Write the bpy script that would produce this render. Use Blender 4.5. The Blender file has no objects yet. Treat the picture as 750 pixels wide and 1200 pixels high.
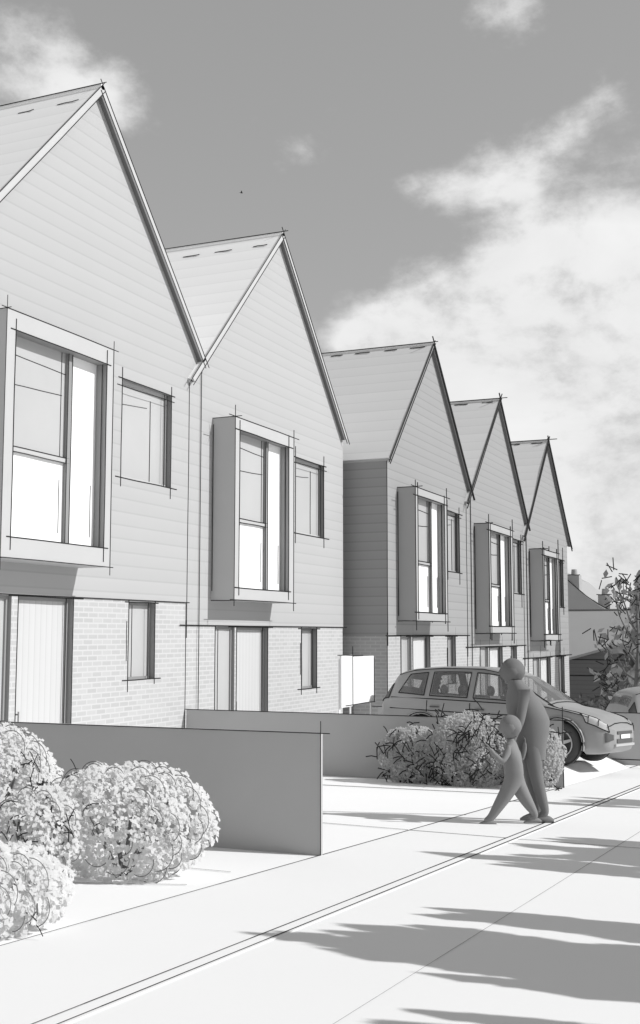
import bpy, math, random
from mathutils import Vector, Matrix
from mathutils.geometry import tessellate_polygon
random.seed(7)
S = bpy.context.scene
COL = S.collection
V = Vector
PI = math.pi

# ------------------------------------------------------------------ materials
def new_mat(name):
    m = bpy.data.materials.new(name); m.use_nodes = True
    nt = m.node_tree; b = nt.nodes['Principled BSDF']
    return m, nt, b
def grey(name, v, rough=.8, spec=.15, var=.0, scale=3.0, metallic=0.0, bump=0.0):
    m, nt, b = new_mat(name)
    b.inputs['Roughness'].default_value = rough
    b.inputs['Specular IOR Level'].default_value = spec
    b.inputs['Metallic'].default_value = metallic
    b.inputs['Base Color'].default_value = (v, v, v, 1)
    if var or bump:
        tc = nt.nodes.new('ShaderNodeTexCoord')
        n = nt.nodes.new('ShaderNodeTexNoise'); n.inputs['Scale'].default_value = scale; n.inputs['Detail'].default_value = 6
        nt.links.new(tc.outputs['Object'], n.inputs['Vector'])
        r = nt.nodes.new('ShaderNodeMapRange')
        r.inputs['From Min'].default_value = .25; r.inputs['From Max'].default_value = .75
        r.inputs['To Min'].default_value = v*(1-var); r.inputs['To Max'].default_value = v*(1+var)
        nt.links.new(n.outputs['Fac'], r.inputs['Value'])
        nt.links.new(r.outputs['Result'], b.inputs['Base Color'])
        if bump:
            bp = nt.nodes.new('ShaderNodeBump'); bp.inputs['Strength'].default_value = bump; bp.inputs['Distance'].default_value = .02
            nt.links.new(n.outputs['Fac'], bp.inputs['Height']); nt.links.new(bp.outputs['Normal'], b.inputs['Normal'])
    return m
def math_node(nt, op, a, b=None):
    n = nt.nodes.new('ShaderNodeMath'); n.operation = op
    for i, x in enumerate((a, b)):
        if x is None: continue
        if isinstance(x, (int, float)): n.inputs[i].default_value = x
        else: nt.links.new(x, n.inputs[i])
    return n.outputs[0]
def striped(name, v, period, axis='Z', dark=.9, width=.12, var=.04):
    """boards: a narrow darker joint every period metres, with slight tone changes between and along boards"""
    m, nt, b = new_mat(name)
    b.inputs['Roughness'].default_value = .75; b.inputs['Specular IOR Level'].default_value = .12
    tc = nt.nodes.new('ShaderNodeTexCoord'); sp = nt.nodes.new('ShaderNodeSeparateXYZ')
    nt.links.new(tc.outputs['Object'], sp.inputs[0])
    q = math_node(nt, 'DIVIDE', sp.outputs[axis], period)
    fr = math_node(nt, 'FRACT', q)
    joint = math_node(nt, 'LESS_THAN', fr, width)
    soft = math_node(nt, 'MULTIPLY', fr, .05)
    fl = math_node(nt, 'FLOOR', q)
    wn = nt.nodes.new('ShaderNodeTexWhiteNoise'); wn.noise_dimensions = '1D'; nt.links.new(fl, wn.inputs['W'])
    n = nt.nodes.new('ShaderNodeTexNoise'); n.inputs['Scale'].default_value = 1.3; n.inputs['Detail'].default_value = 5
    nt.links.new(tc.outputs['Object'], n.inputs['Vector'])
    t = math_node(nt, 'ADD', math_node(nt, 'MULTIPLY', wn.outputs['Value'], var), math_node(nt, 'MULTIPLY', n.outputs['Fac'], var))
    t = math_node(nt, 'ADD', t, 1-var)
    t = math_node(nt, 'ADD', t, soft)
    jf = math_node(nt, 'SUBTRACT', 1.0, math_node(nt, 'MULTIPLY', joint, 1-dark))
    c = math_node(nt, 'MULTIPLY', math_node(nt, 'MULTIPLY', t, jf), v)
    nt.links.new(c, b.inputs['Base Color'])
    bp = nt.nodes.new('ShaderNodeBump'); bp.inputs['Strength'].default_value = .12; bp.inputs['Distance'].default_value = .012
    nt.links.new(fr, bp.inputs['Height']); nt.links.new(bp.outputs['Normal'], b.inputs['Normal'])
    return m
def brick(name, v, mortar):
    m, nt, b = new_mat(name)
    b.inputs['Roughness'].default_value = .9; b.inputs['Specular IOR Level'].default_value = .1
    tc = nt.nodes.new('ShaderNodeTexCoord'); sp = nt.nodes.new('ShaderNodeSeparateXYZ'); nt.links.new(tc.outputs['Object'], sp.inputs[0])
    cb = nt.nodes.new('ShaderNodeCombineXYZ')
    nt.links.new(math_node(nt, 'ADD', sp.outputs['X'], sp.outputs['Y']), cb.inputs['X']); nt.links.new(sp.outputs['Z'], cb.inputs['Y'])
    t = nt.nodes.new('ShaderNodeTexBrick'); nt.links.new(cb.outputs[0], t.inputs['Vector'])
    t.inputs['Scale'].default_value = 1; t.inputs['Brick Width'].default_value = .25; t.inputs['Row Height'].default_value = .080
    t.inputs['Mortar Size'].default_value = .0125; t.inputs['Mortar Smooth'].default_value = .2; t.inputs['Bias'].default_value = -.1
    t.inputs['Color1'].default_value = (v*1.05,)*3+(1,); t.inputs['Color2'].default_value = (v*.93,)*3+(1,); t.inputs['Mortar'].default_value = (mortar,)*3+(1,)
    nt.links.new(t.outputs['Color'], b.inputs['Base Color'])
    bp = nt.nodes.new('ShaderNodeBump'); bp.inputs['Strength'].default_value = .15; bp.inputs['Distance'].default_value = .006
    nt.links.new(t.outputs['Fac'], bp.inputs['Height']); bp.invert = True
    nt.links.new(bp.outputs['Normal'], b.inputs['Normal'])
    return m

M = {}
M['ink'] = grey('dark_edge_line', .035, .9, .0)
M['soft_ink'] = grey('grey_edge_line', .16, .9, .0)
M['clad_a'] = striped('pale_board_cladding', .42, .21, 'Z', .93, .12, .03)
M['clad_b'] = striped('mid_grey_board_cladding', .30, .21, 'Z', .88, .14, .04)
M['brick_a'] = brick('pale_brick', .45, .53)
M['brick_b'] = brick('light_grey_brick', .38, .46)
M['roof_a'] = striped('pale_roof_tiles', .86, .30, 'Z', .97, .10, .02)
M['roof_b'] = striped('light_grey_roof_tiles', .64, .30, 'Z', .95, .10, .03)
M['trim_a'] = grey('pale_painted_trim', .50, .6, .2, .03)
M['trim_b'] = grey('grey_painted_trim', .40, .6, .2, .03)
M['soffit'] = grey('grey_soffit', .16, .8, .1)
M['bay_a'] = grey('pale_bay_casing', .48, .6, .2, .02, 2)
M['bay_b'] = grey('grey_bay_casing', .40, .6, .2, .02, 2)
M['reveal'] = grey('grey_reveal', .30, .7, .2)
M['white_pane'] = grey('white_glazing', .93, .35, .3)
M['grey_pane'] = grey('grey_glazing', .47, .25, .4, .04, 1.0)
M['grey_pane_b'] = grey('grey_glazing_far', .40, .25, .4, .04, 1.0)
M['bar'] = grey('grey_window_bar', .28, .5, .3)
M['door'] = striped('white_boarded_door', .53, .13, 'Y', .90, .12, .02)
M['wall'] = grey('grey_render', .44, .85, .1, .04, 1.2)
M['ground'] = grey('pale_paving', .84, .9, .05, .015, .6)
M['pave'] = grey('off_white_footway', .80, .9, .05, .015, .5)
M['road'] = grey('pale_road', .80, .9, .05, .015, .4)
M['white'] = grey('white_board', .84, .6, .2, .01)
M['dark_board'] = striped('dark_boarding', .16, .18, 'Z', .8, .12, .05)
M['far_roof'] = grey('far_grey_roof', .38, .8, .1, .03, 1)
M['far_wall'] = grey('far_grey_wall', .37, .85, .1, .03, 1)
def leafmat(name,v):
    m,nt,b=new_mat(name); out=nt.nodes['Material Output']; nt.nodes.remove(b)
    d=nt.nodes.new('ShaderNodeBsdfDiffuse'); t=nt.nodes.new('ShaderNodeBsdfTranslucent'); x=nt.nodes.new('ShaderNodeMixShader'); x.inputs[0].default_value=.55
    tc=nt.nodes.new('ShaderNodeTexCoord'); n=nt.nodes.new('ShaderNodeTexNoise'); n.inputs['Scale'].default_value=5; nt.links.new(tc.outputs['Object'],n.inputs['Vector'])
    r=nt.nodes.new('ShaderNodeMapRange'); r.inputs['To Min'].default_value=v*.9; r.inputs['To Max'].default_value=min(.95,v*1.1); nt.links.new(n.outputs['Fac'],r.inputs['Value'])
    for q in (d,t): nt.links.new(r.outputs[0],q.inputs['Color'])
    nt.links.new(d.outputs[0],x.inputs[1]); nt.links.new(t.outputs[0],x.inputs[2]); nt.links.new(x.outputs[0],out.inputs['Surface'])
    return m
M['leaf_pale'] = leafmat('pale_leaves',.79)
M['leaf_pale2'] = leafmat('paler_leaves',.84)
M['leaf_mid'] = leafmat('mid_grey_leaves',.62)
M['leaf_mid2'] = leafmat('darker_grey_leaves',.57)
M['leaf_far']=leafmat('far_grey_leaves',.30); M['leaf_far2']=leafmat('far_darker_leaves',.20)
M['leaf_dark'] = grey('dark_leaves', .10, .8, .05, .2, 4)
M['bark'] = grey('grey_bark', .16, .9, .05, .2, 8)
M['cloth'] = grey('dark_grey_clothing', .185, .9, .05, .03, 5)
M['cloth2'] = grey('mid_grey_clothing', .235, .9, .05, .03, 5)
M['hair'] = grey('dark_grey_hair', .175, .9, .05, .05, 9)
M['hair2'] = grey('mid_grey_hair', .215, .9, .05, .05, 9)
M['paint'] = grey('silver_car_paint', .29, .35, .5)
M['paint2'] = grey('grey_car_paint', .30, .35, .5)
M['glass'] = grey('car_glass', .17, .12, .6)
M['glass_clear'] = grey('pale_car_glass', .36, .12, .6)
def glassmat(name,v,clear):
    m,nt,b=new_mat(name); out=nt.nodes['Material Output']; b.inputs['Base Color'].default_value=(v,v,v,1); b.inputs['Roughness'].default_value=.08
    t=nt.nodes.new('ShaderNodeBsdfTransparent'); x=nt.nodes.new('ShaderNodeMixShader'); x.inputs[0].default_value=clear
    nt.links.new(b.outputs[0],x.inputs[1]); nt.links.new(t.outputs[0],x.inputs[2]); nt.links.new(x.outputs[0],out.inputs['Surface']); return m
M['glass_clear']=glassmat('clear_car_glass',.30,.62); M['glass']=glassmat('tinted_car_glass',.22,.45)
M['tyre'] = grey('tyre_rubber', .07, .85, .1)
M['rim'] = grey('alloy_rim', .45, .4, .5)
M['lamp'] = grey('headlight_lens', .55, .15, .6)
M['dark_trim'] = grey('dark_plastic', .10, .6, .2)

# ------------------------------------------------------------------ mesh helpers
class MB:
    def __init__(s): s.v=[]; s.f=[]; s.m=[]; s.mats=[]; s.sm=[]
    def mi(s, k):
        if k not in s.mats: s.mats.append(k)
        return s.mats.index(k)
    def face(s, pts, mat, smooth=False):
        b=len(s.v); s.v.extend([tuple(p) for p in pts]); s.f.append(tuple(range(b,b+len(pts)))); s.m.append(s.mi(mat)); s.sm.append(smooth)
    def grid(s, rows, mat, smooth=True, skip=None, closed=False):
        b=len(s.v); n=len(rows[0]); i=s.mi(mat)
        for r in rows: s.v.extend([tuple(p) for p in r])
        for a in range(len(rows)-1):
            for c in range(n if closed else n-1):
                c2=(c+1)%n
                if skip and skip(a,c): continue
                s.f.append((b+a*n+c,b+a*n+c2,b+(a+1)*n+c2,b+(a+1)*n+c)); s.m.append(i); s.sm.append(smooth)
    def box(s, lo, hi, mat):
        x0,y0,z0=lo; x1,y1,z1=hi
        P=[(x0,y0,z0),(x1,y0,z0),(x1,y1,z0),(x0,y1,z0),(x0,y0,z1),(x1,y0,z1),(x1,y1,z1),(x0,y1,z1)]
        for q in ((0,3,2,1),(4,5,6,7),(0,1,5,4),(1,2,6,5),(2,3,7,6),(3,0,4,7)): s.face([P[i] for i in q],mat)
    def prism(s, poly, axis, a, b, mat, cap=True):
        """poly: 2D points in the plane normal to axis ('X': (y,z), 'Y': (x,z), 'Z': (x,y))"""
        def at(p,t):
            return (t,p[0],p[1]) if axis=='X' else (p[0],t,p[1]) if axis=='Y' else (p[0],p[1],t)
        n=len(poly)
        for i in range(n):
            p,q=poly[i],poly[(i+1)%n]; s.face([at(p,a),at(q,a),at(q,b),at(p,b)],mat)
        if cap:
            s.face([at(p,b) for p in poly],mat); s.face([at(p,a) for p in reversed(poly)],mat)
    def holed(s, outer, holes, X, mat):
        loops=[[V((y,z,0)) for y,z in outer]]+[[V((y,z,0)) for y,z in h] for h in holes]
        flat=[p for l in loops for p in l]
        for t in tessellate_polygon(loops):
            pts=[(X,flat[i].x,flat[i].y) for i in t]
            a,b,c=[V(p) for p in pts]
            if (b-a).cross(c-a).x<0: pts.reverse()
            s.face(pts,mat)
    def tube(s, pts, rad, mat, n=6, smooth=True, cap=True):
        pts=[V(p) for p in pts]
        if isinstance(rad,(int,float)): rad=[rad]*len(pts)
        rows=[]
        for i,p in enumerate(pts):
            d=(pts[min(i+1,len(pts)-1)]-pts[max(i-1,0)])
            if d.length<1e-9: d=V((0,0,1))
            d.normalize()
            u=d.cross(V((0,0,1)))
            if u.length<.05: u=d.cross(V((0,1,0)))
            u.normalize(); w=d.cross(u)
            rows.append([p+(u*math.cos(2*PI*k/n)+w*math.sin(2*PI*k/n))*rad[i] for k in range(n)])
        s.grid(rows,mat,smooth,closed=True)
        if cap: s.face(rows[0],mat); s.face(list(reversed(rows[-1])),mat)
    def ico(s, c, r, mat, sub=1, squash=(1,1,1), jit=0):
        vs,fs=ICO[sub]; b=len(s.v); i=s.mi(mat)
        for p in vs:
            k=1+random.uniform(-jit,jit)
            s.v.append((c[0]+p[0]*r*squash[0]*k,c[1]+p[1]*r*squash[1]*k,c[2]+p[2]*r*squash[2]*k))
        for f in fs: s.f.append(tuple(b+j for j in f)); s.m.append(i); s.sm.append(True)
    def leaf(s, c, n, L, W, mat):
        n=V(n).normalized(); u=n.cross(V((random.uniform(-1,1),random.uniform(-1,1),random.uniform(-1,1))))
        if u.length<1e-3: u=n.orthogonal()
        u.normalize(); w=n.cross(u); c=V(c)
        s.face([c-u*L*.5,c-w*W*.5+u*L*.05,c+u*L*.5,c+w*W*.5+u*L*.05],mat)
    # thin dark line along an edge: a square rod about one pixel wide at its distance
    def ink(s, p, q, ext=5, k=1.0, mat='ink', wob=True):
        p,q=V(p),V(q); d=q-p
        if d.length<1e-4: return
        d.normalize(); D=((p+q)/2).length; px=D/1160.
        e1,e2=[1.35*ext*px*random.uniform(.6,1.5) for _ in range(2)]
        p=p-d*e1; q=q+d*e2; r=.5*px*k
        mid=[p+(q-p)*t for t in (0,.33,.67,1)] if wob and (q-p).length>8*px else [p,q]
        if len(mid)==4:
            for j in (1,2): mid[j]=mid[j]+V((0,random.uniform(-.35,.35)*px,random.uniform(-.35,.35)*px))
        s.tube(mid,r,mat,4,False)
    def inkloop(s, pts, ext=5, k=1.0, mat='ink'):
        for i in range(len(pts)): s.ink(pts[i],pts[(i+1)%len(pts)],ext,k,mat)
    def inkpoly(s, pts, k=1.0, mat='ink'):
        pts=[V(p) for p in pts]; px=(sum(pts,V())/len(pts)).length/1160.
        s.tube(pts,.5*px*k,mat,4,False)
    def build(s, name, parent=None, loc=None):
        me=bpy.data.meshes.new(name)
        vs=s.v
        o=bpy.data.objects.new(name,me)
        if loc is not None:
            L=V(loc); vs=[tuple(V(p)-L) for p in vs]; o.location=L
        me.from_pydata(vs,[],s.f); 
        for k in s.mats: me.materials.append(M[k])
        me.polygons.foreach_set('material_index',s.m); me.polygons.foreach_set('use_smooth',s.sm); me.update()
        COL.objects.link(o)
        if parent is not None:
            o.parent=parent
        return o
def make_ico(sub):
    import bmesh
    bm=bmesh.new(); bmesh.ops.create_icosphere(bm,subdivisions=sub,radius=1)
    r=([tuple(v.co) for v in bm.verts],[tuple(v.index for v in f.verts) for f in bm.faces]); bm.free(); return r
ICO={i:make_ico(i) for i in (1,2,3)}
def thing(name,label,cat,loc=(0,0,0),rz=0,group=None):
    o=bpy.data.objects.new(name,None); COL.objects.link(o); o.location=loc; o.rotation_euler=(0,0,rz); o.empty_display_size=.2
    return tag(o,label,cat,group)
def tag(o,label,cat,group=None,kind=None):
    o['label']=label; o['category']=cat
    if group: o['group']=group
    if kind: o['kind']=kind
    return o
def world_parent(child,parent):
    """child was built in world coordinates; keep it there under an Empty that is placed (not rotated)"""
    child.parent=parent; child.location=V(child.location)-V(parent.location)
    return child

# ------------------------------------------------------------------ ground
SL=.0606
def gz(Y):
    Y=max(-15,min(62,Y)); return -1.197-SL*Y
YS=[-60,-15,0,10,20,30,40,62,80,300,1500]
def strip(mb,xs,dz,mat):
    for i in range(len(YS)-1):
        for j in range(len(xs)-1):
            mb.face([(xs[j],YS[i],gz(YS[i])+dz),(xs[j+1],YS[i],gz(YS[i])+dz),(xs[j+1],YS[i+1],gz(YS[i+1])+dz),(xs[j],YS[i+1],gz(YS[i+1])+dz)],mat)
KX0,KX1,BX=-2.70,-2.60,-3.66
g=MB(); strip(g,[-1500,-100,-20,BX],-.004,'ground')
o=g.build('ground'); o['kind']='structure'
g=MB(); strip(g,[BX,KX0],0,'pave')
g.ink((BX,2.5,gz(2.5)),(BX,62,gz(62)),0,.8,'ink',False) if False else None
def gline(mb,a,b,k=.8,mat='ink',seg=6,dz=.003):
    """dark joint between paving edges, following the ground"""
    a,b=V(a),V(b)
    for i in range(seg):
        p=a.lerp(b,i/seg); q=a.lerp(b,(i+1)/seg)
        p=V((p.x,p.y,gz(p.y)+dz)); q=V((q.x,q.y,gz(q.y)+dz))
        D=((p+q)/2).length; px=D/1160; 
        d=(q-p).normalized(); w=V((-d.y,d.x,0))
        # ground seen at a low angle: width across the view grows with the distance
        wid=px*k*.5*(1 if abs(d.x)>.7 and False else 1)*max(1.0,D/4.5*abs(w.y)+1.5*abs(w.x))
        mb.face([p-w*wid,q-w*wid,q+w*wid,p+w*wid],mat)
gline(g,(BX,2.5,0),(BX,60,0),1.0,'ink',40)
for Y0,(xa,xb) in ((10.7,(-4.6,KX0)),):
    gline(g,(BX,10.6,0),(KX0,10.52,0),.6)
o=g.build('pavement'); o['kind']='structure'
g=MB()
strip(g,[KX0,KX1],.004,'pave')
for i in range(len(YS)-1):
    g.face([(KX1,YS[i],gz(YS[i])-.01),(KX1,YS[i+1],gz(YS[i+1])-.01),(KX1,YS[i+1],gz(YS[i+1])+.004),(KX1,YS[i],gz(YS[i])+.004)],'pave')
gline(g,(KX0,2.5,0),(KX0,60,0),1.0,'ink',40,.007)
gline(g,(KX1-.02,2.5,0),(KX1-.02,60,0),1.0,'ink',40,.007)
o=g.build('kerb'); o['kind']='structure'
g=MB(); strip(g,[KX1,3.2],-.001,'road')
gline(g,(-1.74,3.5,0),(-1.6,60,0),.3,'soft_ink',30,.003)
gline(g,(KX1,10.5,0),(2.5,10.3,0),.5,'ink',6,.003)
o=g.build('road'); o['kind']='structure'
g=MB(); strip(g,[3.2,3.3],.004,'pave'); strip(g,[3.3,5.2],0,'pave'); strip(g,[5.2,100,1500],-.004,'ground')
for i in range(len(YS)-1):
    g.face([(3.2,YS[i],gz(YS[i])-.07),(3.2,YS[i],gz(YS[i])+.004),(3.2,YS[i+1],gz(YS[i+1])+.004),(3.2,YS[i+1],gz(YS[i+1])-.07)],'pave')
o=g.build('far_pavement'); o['kind']='structure'
# level drive between the second and third walls
g=MB(); ya,yb=17.46,23.98
DZ=lambda Y: -2.24-.045*(Y-20)
XR=-4.15
g.face([(-9.0,ya,DZ(ya)),(XR,ya,DZ(ya)),(XR,yb,DZ(yb)),(-9.0,yb,DZ(yb))],'ground')
g.face([(XR,ya,DZ(ya)),(BX+.02,ya,gz(ya)+.004),(BX+.02,yb,gz(yb)+.004),(XR,yb,DZ(yb))],'ground')
g.face([(-9.0,yb,DZ(yb)),(XR,yb,DZ(yb)),(XR,yb,gz(yb)-.1),(-9.0,yb,gz(yb)-.1)],'ground')
o=g.build('driveway'); o['kind']='structure'
g=MB()
gline(g,(-8.6,15.25,0),(BX-.25,15.62,0),.7,'ink',8)
gline(g,(-5.6,11.55,0),(BX+.03,12.4,0),.5,'ink',6)
gline(g,(-5.2,10.75,0),(BX-.02,10.62,0),.6,'ink',6)
gline(g,(-6.6,7.35,0),(-3.84,7.33,0),.6,'ink',6)
gline(g,(-5.0,6.1,0),(-3.82,6.69,0),.6,'ink',6)
o=g.build('path'); o['kind']='structure'

# ------------------------------------------------------------------ houses
def rect(y0,y1,z0,z1): return [(y0,z0),(y1,z0),(y1,z1),(y0,z1)]
def reveal(mb,y0,y1,z0,z1,X,dep,mat):
    A=[(X,y0,z0),(X,y1,z0),(X,y1,z1),(X,y0,z1)]; B=[(X-dep,p[1],p[2]) for p in A]
    for i in range(4):
        j=(i+1)%4; mb.face([A[j],A[i],B[i],B[j]],mat)
def house(label,X,yl,yr,tipL,apex,tipR,zb,bay,win,slit,door,side,kind,base,right_fill=None,pipe=True):
    DEP=8.5
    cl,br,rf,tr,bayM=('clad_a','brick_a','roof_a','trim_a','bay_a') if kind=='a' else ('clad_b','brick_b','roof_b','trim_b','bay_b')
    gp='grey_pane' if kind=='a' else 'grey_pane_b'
    T=thing('terraced_house',label,'house',(X,(yl+yr)/2,base),group='gabled houses along the street')
    P=lambda mb,name: world_parent(mb.build(name),T)
    xe=X+.004
    # upper wall
    mb=MB()
    outer=[(yl,zb),(yr,zb)]
    if right_fill: outer.append((yr,right_fill))
    else: outer.append((yr,tipR[1]+.05))
    outer+= [(tipR[0],tipR[1])] if tipR[0]>yr+.05 else []
    outer+=[apex]
    outer+= [(yl,tipL[1]+.02)]
    mb.holed(outer,[rect(*win)],X,cl)
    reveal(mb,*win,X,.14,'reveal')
    for y,zt in ((yl,tipL[1]),(yr,right_fill or tipR[1])):
        mb.face([(X,y,zb),(X-DEP,y,zb),(X-DEP,y,zt),(X,y,zt)],cl)
    mb.holed([(yl,zb),(yr,zb),(yr,tipR[1]),apex,(yl,tipL[1])],[],X-DEP,cl)
    mb.face([(X,yl,zb),(X,yr,zb),(X-DEP,yr,zb),(X-DEP,yl,zb)],cl)
    mb.ink((xe,yl,zb),(xe,yr,zb),6)
    mb.ink((xe,yl,zb-.2),(xe,yl,tipL[1]-.05),1,.8)
    y0,y1,z0,z1=win
    mb.inkloop([(xe,y0,z0),(xe,y1,z0),(xe,y1,z1),(xe,y0,z1)],7)
    for dy in (.09,.2): mb.ink((X-.05,y1-dy*.7,z0),(X-.05,y1-dy*.7,z1),5,.8)
    mb.ink((xe,y0,z1-.12),(xe,y1,z1-.10),5,.8)
    P(mb,'upper_wall')
    # window pane
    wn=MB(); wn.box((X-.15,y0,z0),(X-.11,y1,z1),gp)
    wn.ink((X-.105,y0,z0+.75*(z1-z0)),(X-.105,y0+.6*(y1-y0),z0+.80*(z1-z0)),0,.7,'soft_ink')
    wn.ink((X-.105,y0+.67*(y1-y0),z0),(X-.105,y0+.67*(y1-y0),z1-.2),1,.8)
    W=MB(); t=.05
    for a in ((y0,y1,z0,z0+t),(y0,y1,z1-t,z1),(y0,y0+.02,z0+t,z1-t),(y1-t,y1,z0+t,z1-t)):
        W.box((X-.108,a[0],a[2]),(X-.08,a[1],a[3]),tr if a[3]-a[2]<.1 else 'bar')
    w=P(W,'window'); p=wn.build('pane'); p.parent=w; p.matrix_parent_inverse=Matrix.Identity(4); p.location=-V(T.location)-V(w.location)
    # brick storey
    mb=MB(); XB=X-.015
    holes=[rect(*slit),rect(door[0],door[1],door[2],door[3])]
    if side: holes.append(rect(*side))
    mb.holed([(yl,base),(yr,base),(yr,zb-.002),(yl,zb-.002)],holes,XB,br)
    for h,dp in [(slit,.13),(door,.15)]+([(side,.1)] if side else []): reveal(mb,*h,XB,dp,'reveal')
    for y in (yl+.012,yr-.012): mb.face([(XB,y,base),(XB-DEP,y,base),(XB-DEP,y,zb-.002),(XB,y,zb-.002)],br)
    mb.holed([(yl,base),(yr,base),(yr,zb-.002),(yl,zb-.002)],[],XB-DEP+.02,br)
    xb=XB+.004
    mb.ink((xb,yl,base),(xb,yl,zb),3,.8)
    for h in [slit]: mb.inkloop([(xb,h[0],h[2]),(xb,h[1],h[2]),(xb,h[1],h[3]),(xb,h[0],h[3])],6)
    mb.ink((XB-.05,slit[1]-.12,slit[2]),(XB-.05,slit[1]-.12,slit[3]),5,.9); mb.ink((xb,slit[0]-.05,slit[2]+.3),(xb,slit[0]-.05,slit[3]-.3),0,.8)
    P(mb,'brick_wall')
    for h,nm,dp in [(slit,'window',.13)]+([(side,'side_light',.1)] if side else []):
        W=MB(); y0,y1,z0,z1=h; t=.045
        for a in ((y0,y1,z0,z0+t),(y0,y1,z1-t,z1),(y0,y0+.02,z0+t,z1-t),(y1-t,y1,z0+t,z1-t)):
            W.box((XB-dp+.01,a[0],a[2]),(XB-dp+.04,a[1],a[3]),'bar')
        w=P(W,nm)
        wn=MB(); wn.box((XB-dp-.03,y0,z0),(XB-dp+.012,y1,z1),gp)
        wn.ink((XB-dp+.016,y0+.35*(y1-y0),z0),(XB-dp+.016,y0+.35*(y1-y0),z1-.05),1,.8)
        p=wn.build('pane'); p.parent=w; p.location=-V(T.location)-V(w.location)
    # door
    y0,y1,z0,z1=door
    D=MB(); D.box((XB-.2,y0+.05,z0),(XB-.12,y1-.05,z1-.05),'door')
    for yy in (y0,y1-.05): D.box((XB-.2,yy,z0),(XB-.08,yy+.05,z1),'bar')
    D.box((XB-.2,y0+.05,z1-.05),(XB-.08,y1-.05,z1),'bar')
    D.ink((xb,y0,z0),(xb,y0,z1),6); D.ink((xb,y1,z0),(xb,y1,z1),6); D.ink((xb,y0-.1,z1),(xb,y1+.1,z1),8)
    D.ink((XB-.07,y1-.08,z0),(XB-.07,y1-.08,z1),1); D.ink((XB-.07,y0+.07,z0),(XB-.07,y0+.07,z1),1)
    if side: D.ink((xb,side[0],z0),(xb,side[0],z1),4)
    d=P(D,'door')
    H=MB(); H.tube([(XB-.07,y0+.16,z0+1.0),(XB-.07,y0+.16,z0+1.25)],.012,'bar',6); H.box((XB-.12,y0+.152,z0+1.02),(XB-.07,y0+.168,z0+1.04),'bar'); H.box((XB-.12,y0+.152,z0+1.2),(XB-.07,y0+.168,z0+1.22),'bar')
    h=H.build('handle'); h.parent=d; h.location=-V(T.location)-V(d.location)
    # bay
    y0,y1,z0,z1,dep,lm,rm,tm,bm_=bay
    B=MB(); XF=X+dep
    oy0,oy1,oz0,oz1=y0+lm,y1-rm,z0+bm_,z1-tm
    B.holed(rect(y0,y1,z0,z1),[rect(oy0,oy1,oz0,oz1)],XF,bayM)
    reveal(B,oy0,oy1,oz0,oz1,XF,.19,'reveal')
    for q in (((X,y0,z0),(XF,y0,z0),(XF,y0,z1),(X,y0,z1)),((XF,y1,z0),(X,y1,z0),(X,y1,z1),(XF,y1,z1)),((X,y0,z1),(XF,y0,z1),(XF,y1,z1),(X,y1,z1)),((X,y1,z0),(XF,y1,z0),(XF,y0,z0),(X,y0,z0))): B.face(q,bayM)
    xf=XF+.004
    B.inkloop([(xf,y0,z0),(xf,y1,z0),(xf,y1,z1),(xf,y0,z1)],7,.9)
    B.inkloop([(xf,oy0,oz0),(xf,oy1,oz0),(xf,oy1,oz1),(xf,oy0,oz1)],7,1.1)
    B.ink((X+.02,y0-.004,z0+.2),(X+.02,y0-.004,z1-.15),2,.9); B.ink((X,y0-.004,z1),(XF,y0-.004,z1),4,.8); B.ink((X,y0,z0-.004),(XF,y0,z0-.004),3,.8)
    xr=XF-.17
    for dy in (.03,.11): B.ink((xr+.1,oy1-.012,oz0),(xr+.1,oy1-.012,oz1),4,.8)
    b=P(B,'bay_window'); off=-V(T.location)-V(b.location)
    xm=XF-.19
    my=oy0+.66*(oy1-oy0); tz=oz0+.435*(oz1-oz0)
    def sub(mb,name):
        q=mb.build(name); q.parent=b; q.location=off; return q
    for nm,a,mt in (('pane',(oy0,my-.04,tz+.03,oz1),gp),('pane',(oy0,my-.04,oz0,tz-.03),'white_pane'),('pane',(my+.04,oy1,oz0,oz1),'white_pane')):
        q=MB(); q.box((xm-.03,a[0],a[2]),(xm+.01,a[1],a[3]),mt)
        if mt==gp:
            q.ink((xm+.014,a[0],a[3]-.25),(xm+.014,a[1],a[3]-.3),1,.7,'ink'); q.ink((xm+.014,a[0],a[2]+.55*(a[3]-a[2])),(xm+.014,a[1]-.1,a[2]+.59*(a[3]-a[2])),1,.7,'ink')
            q.ink((xm+.014,a[1]-.1,a[2]),(xm+.014,a[1]-.1,a[3]),1,.7,'ink')
        else:
            yy=a[1]-.1; q.ink((xm+.014,yy,a[2]+.15),(xm+.014,yy,a[2]+.9),0,.8,'ink')
        w=sub(q,nm)
        if mt==gp: w['label']='grey upper pane'
        else: w['label']='white pane'
    q=MB(); q.box((xm-.02,my-.045,oz0),(xm+.06,my+.045,oz1),'bar'); q.ink((xm+.065,my-.045,oz0),(xm+.065,my-.045,oz1),6,.9); q.ink((xm+.065,my+.045,oz0),(xm+.065,my+.045,oz1),6,.9); sub(q,'mullion')
    q=MB(); q.box((xm-.02,oy0,tz-.035),(xm+.05,my-.045,tz+.035),bayM); q.ink((xm+.055,oy0,tz+.035),(xm+.055,my,tz+.035),1.2,.9); q.ink((xm+.055,oy0,tz-.035),(xm+.055,my,tz-.035),1.2,.9); sub(q,'transom')
    # roof: two slabs, proud of the gable
    R=MB(); OV=.09
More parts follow.
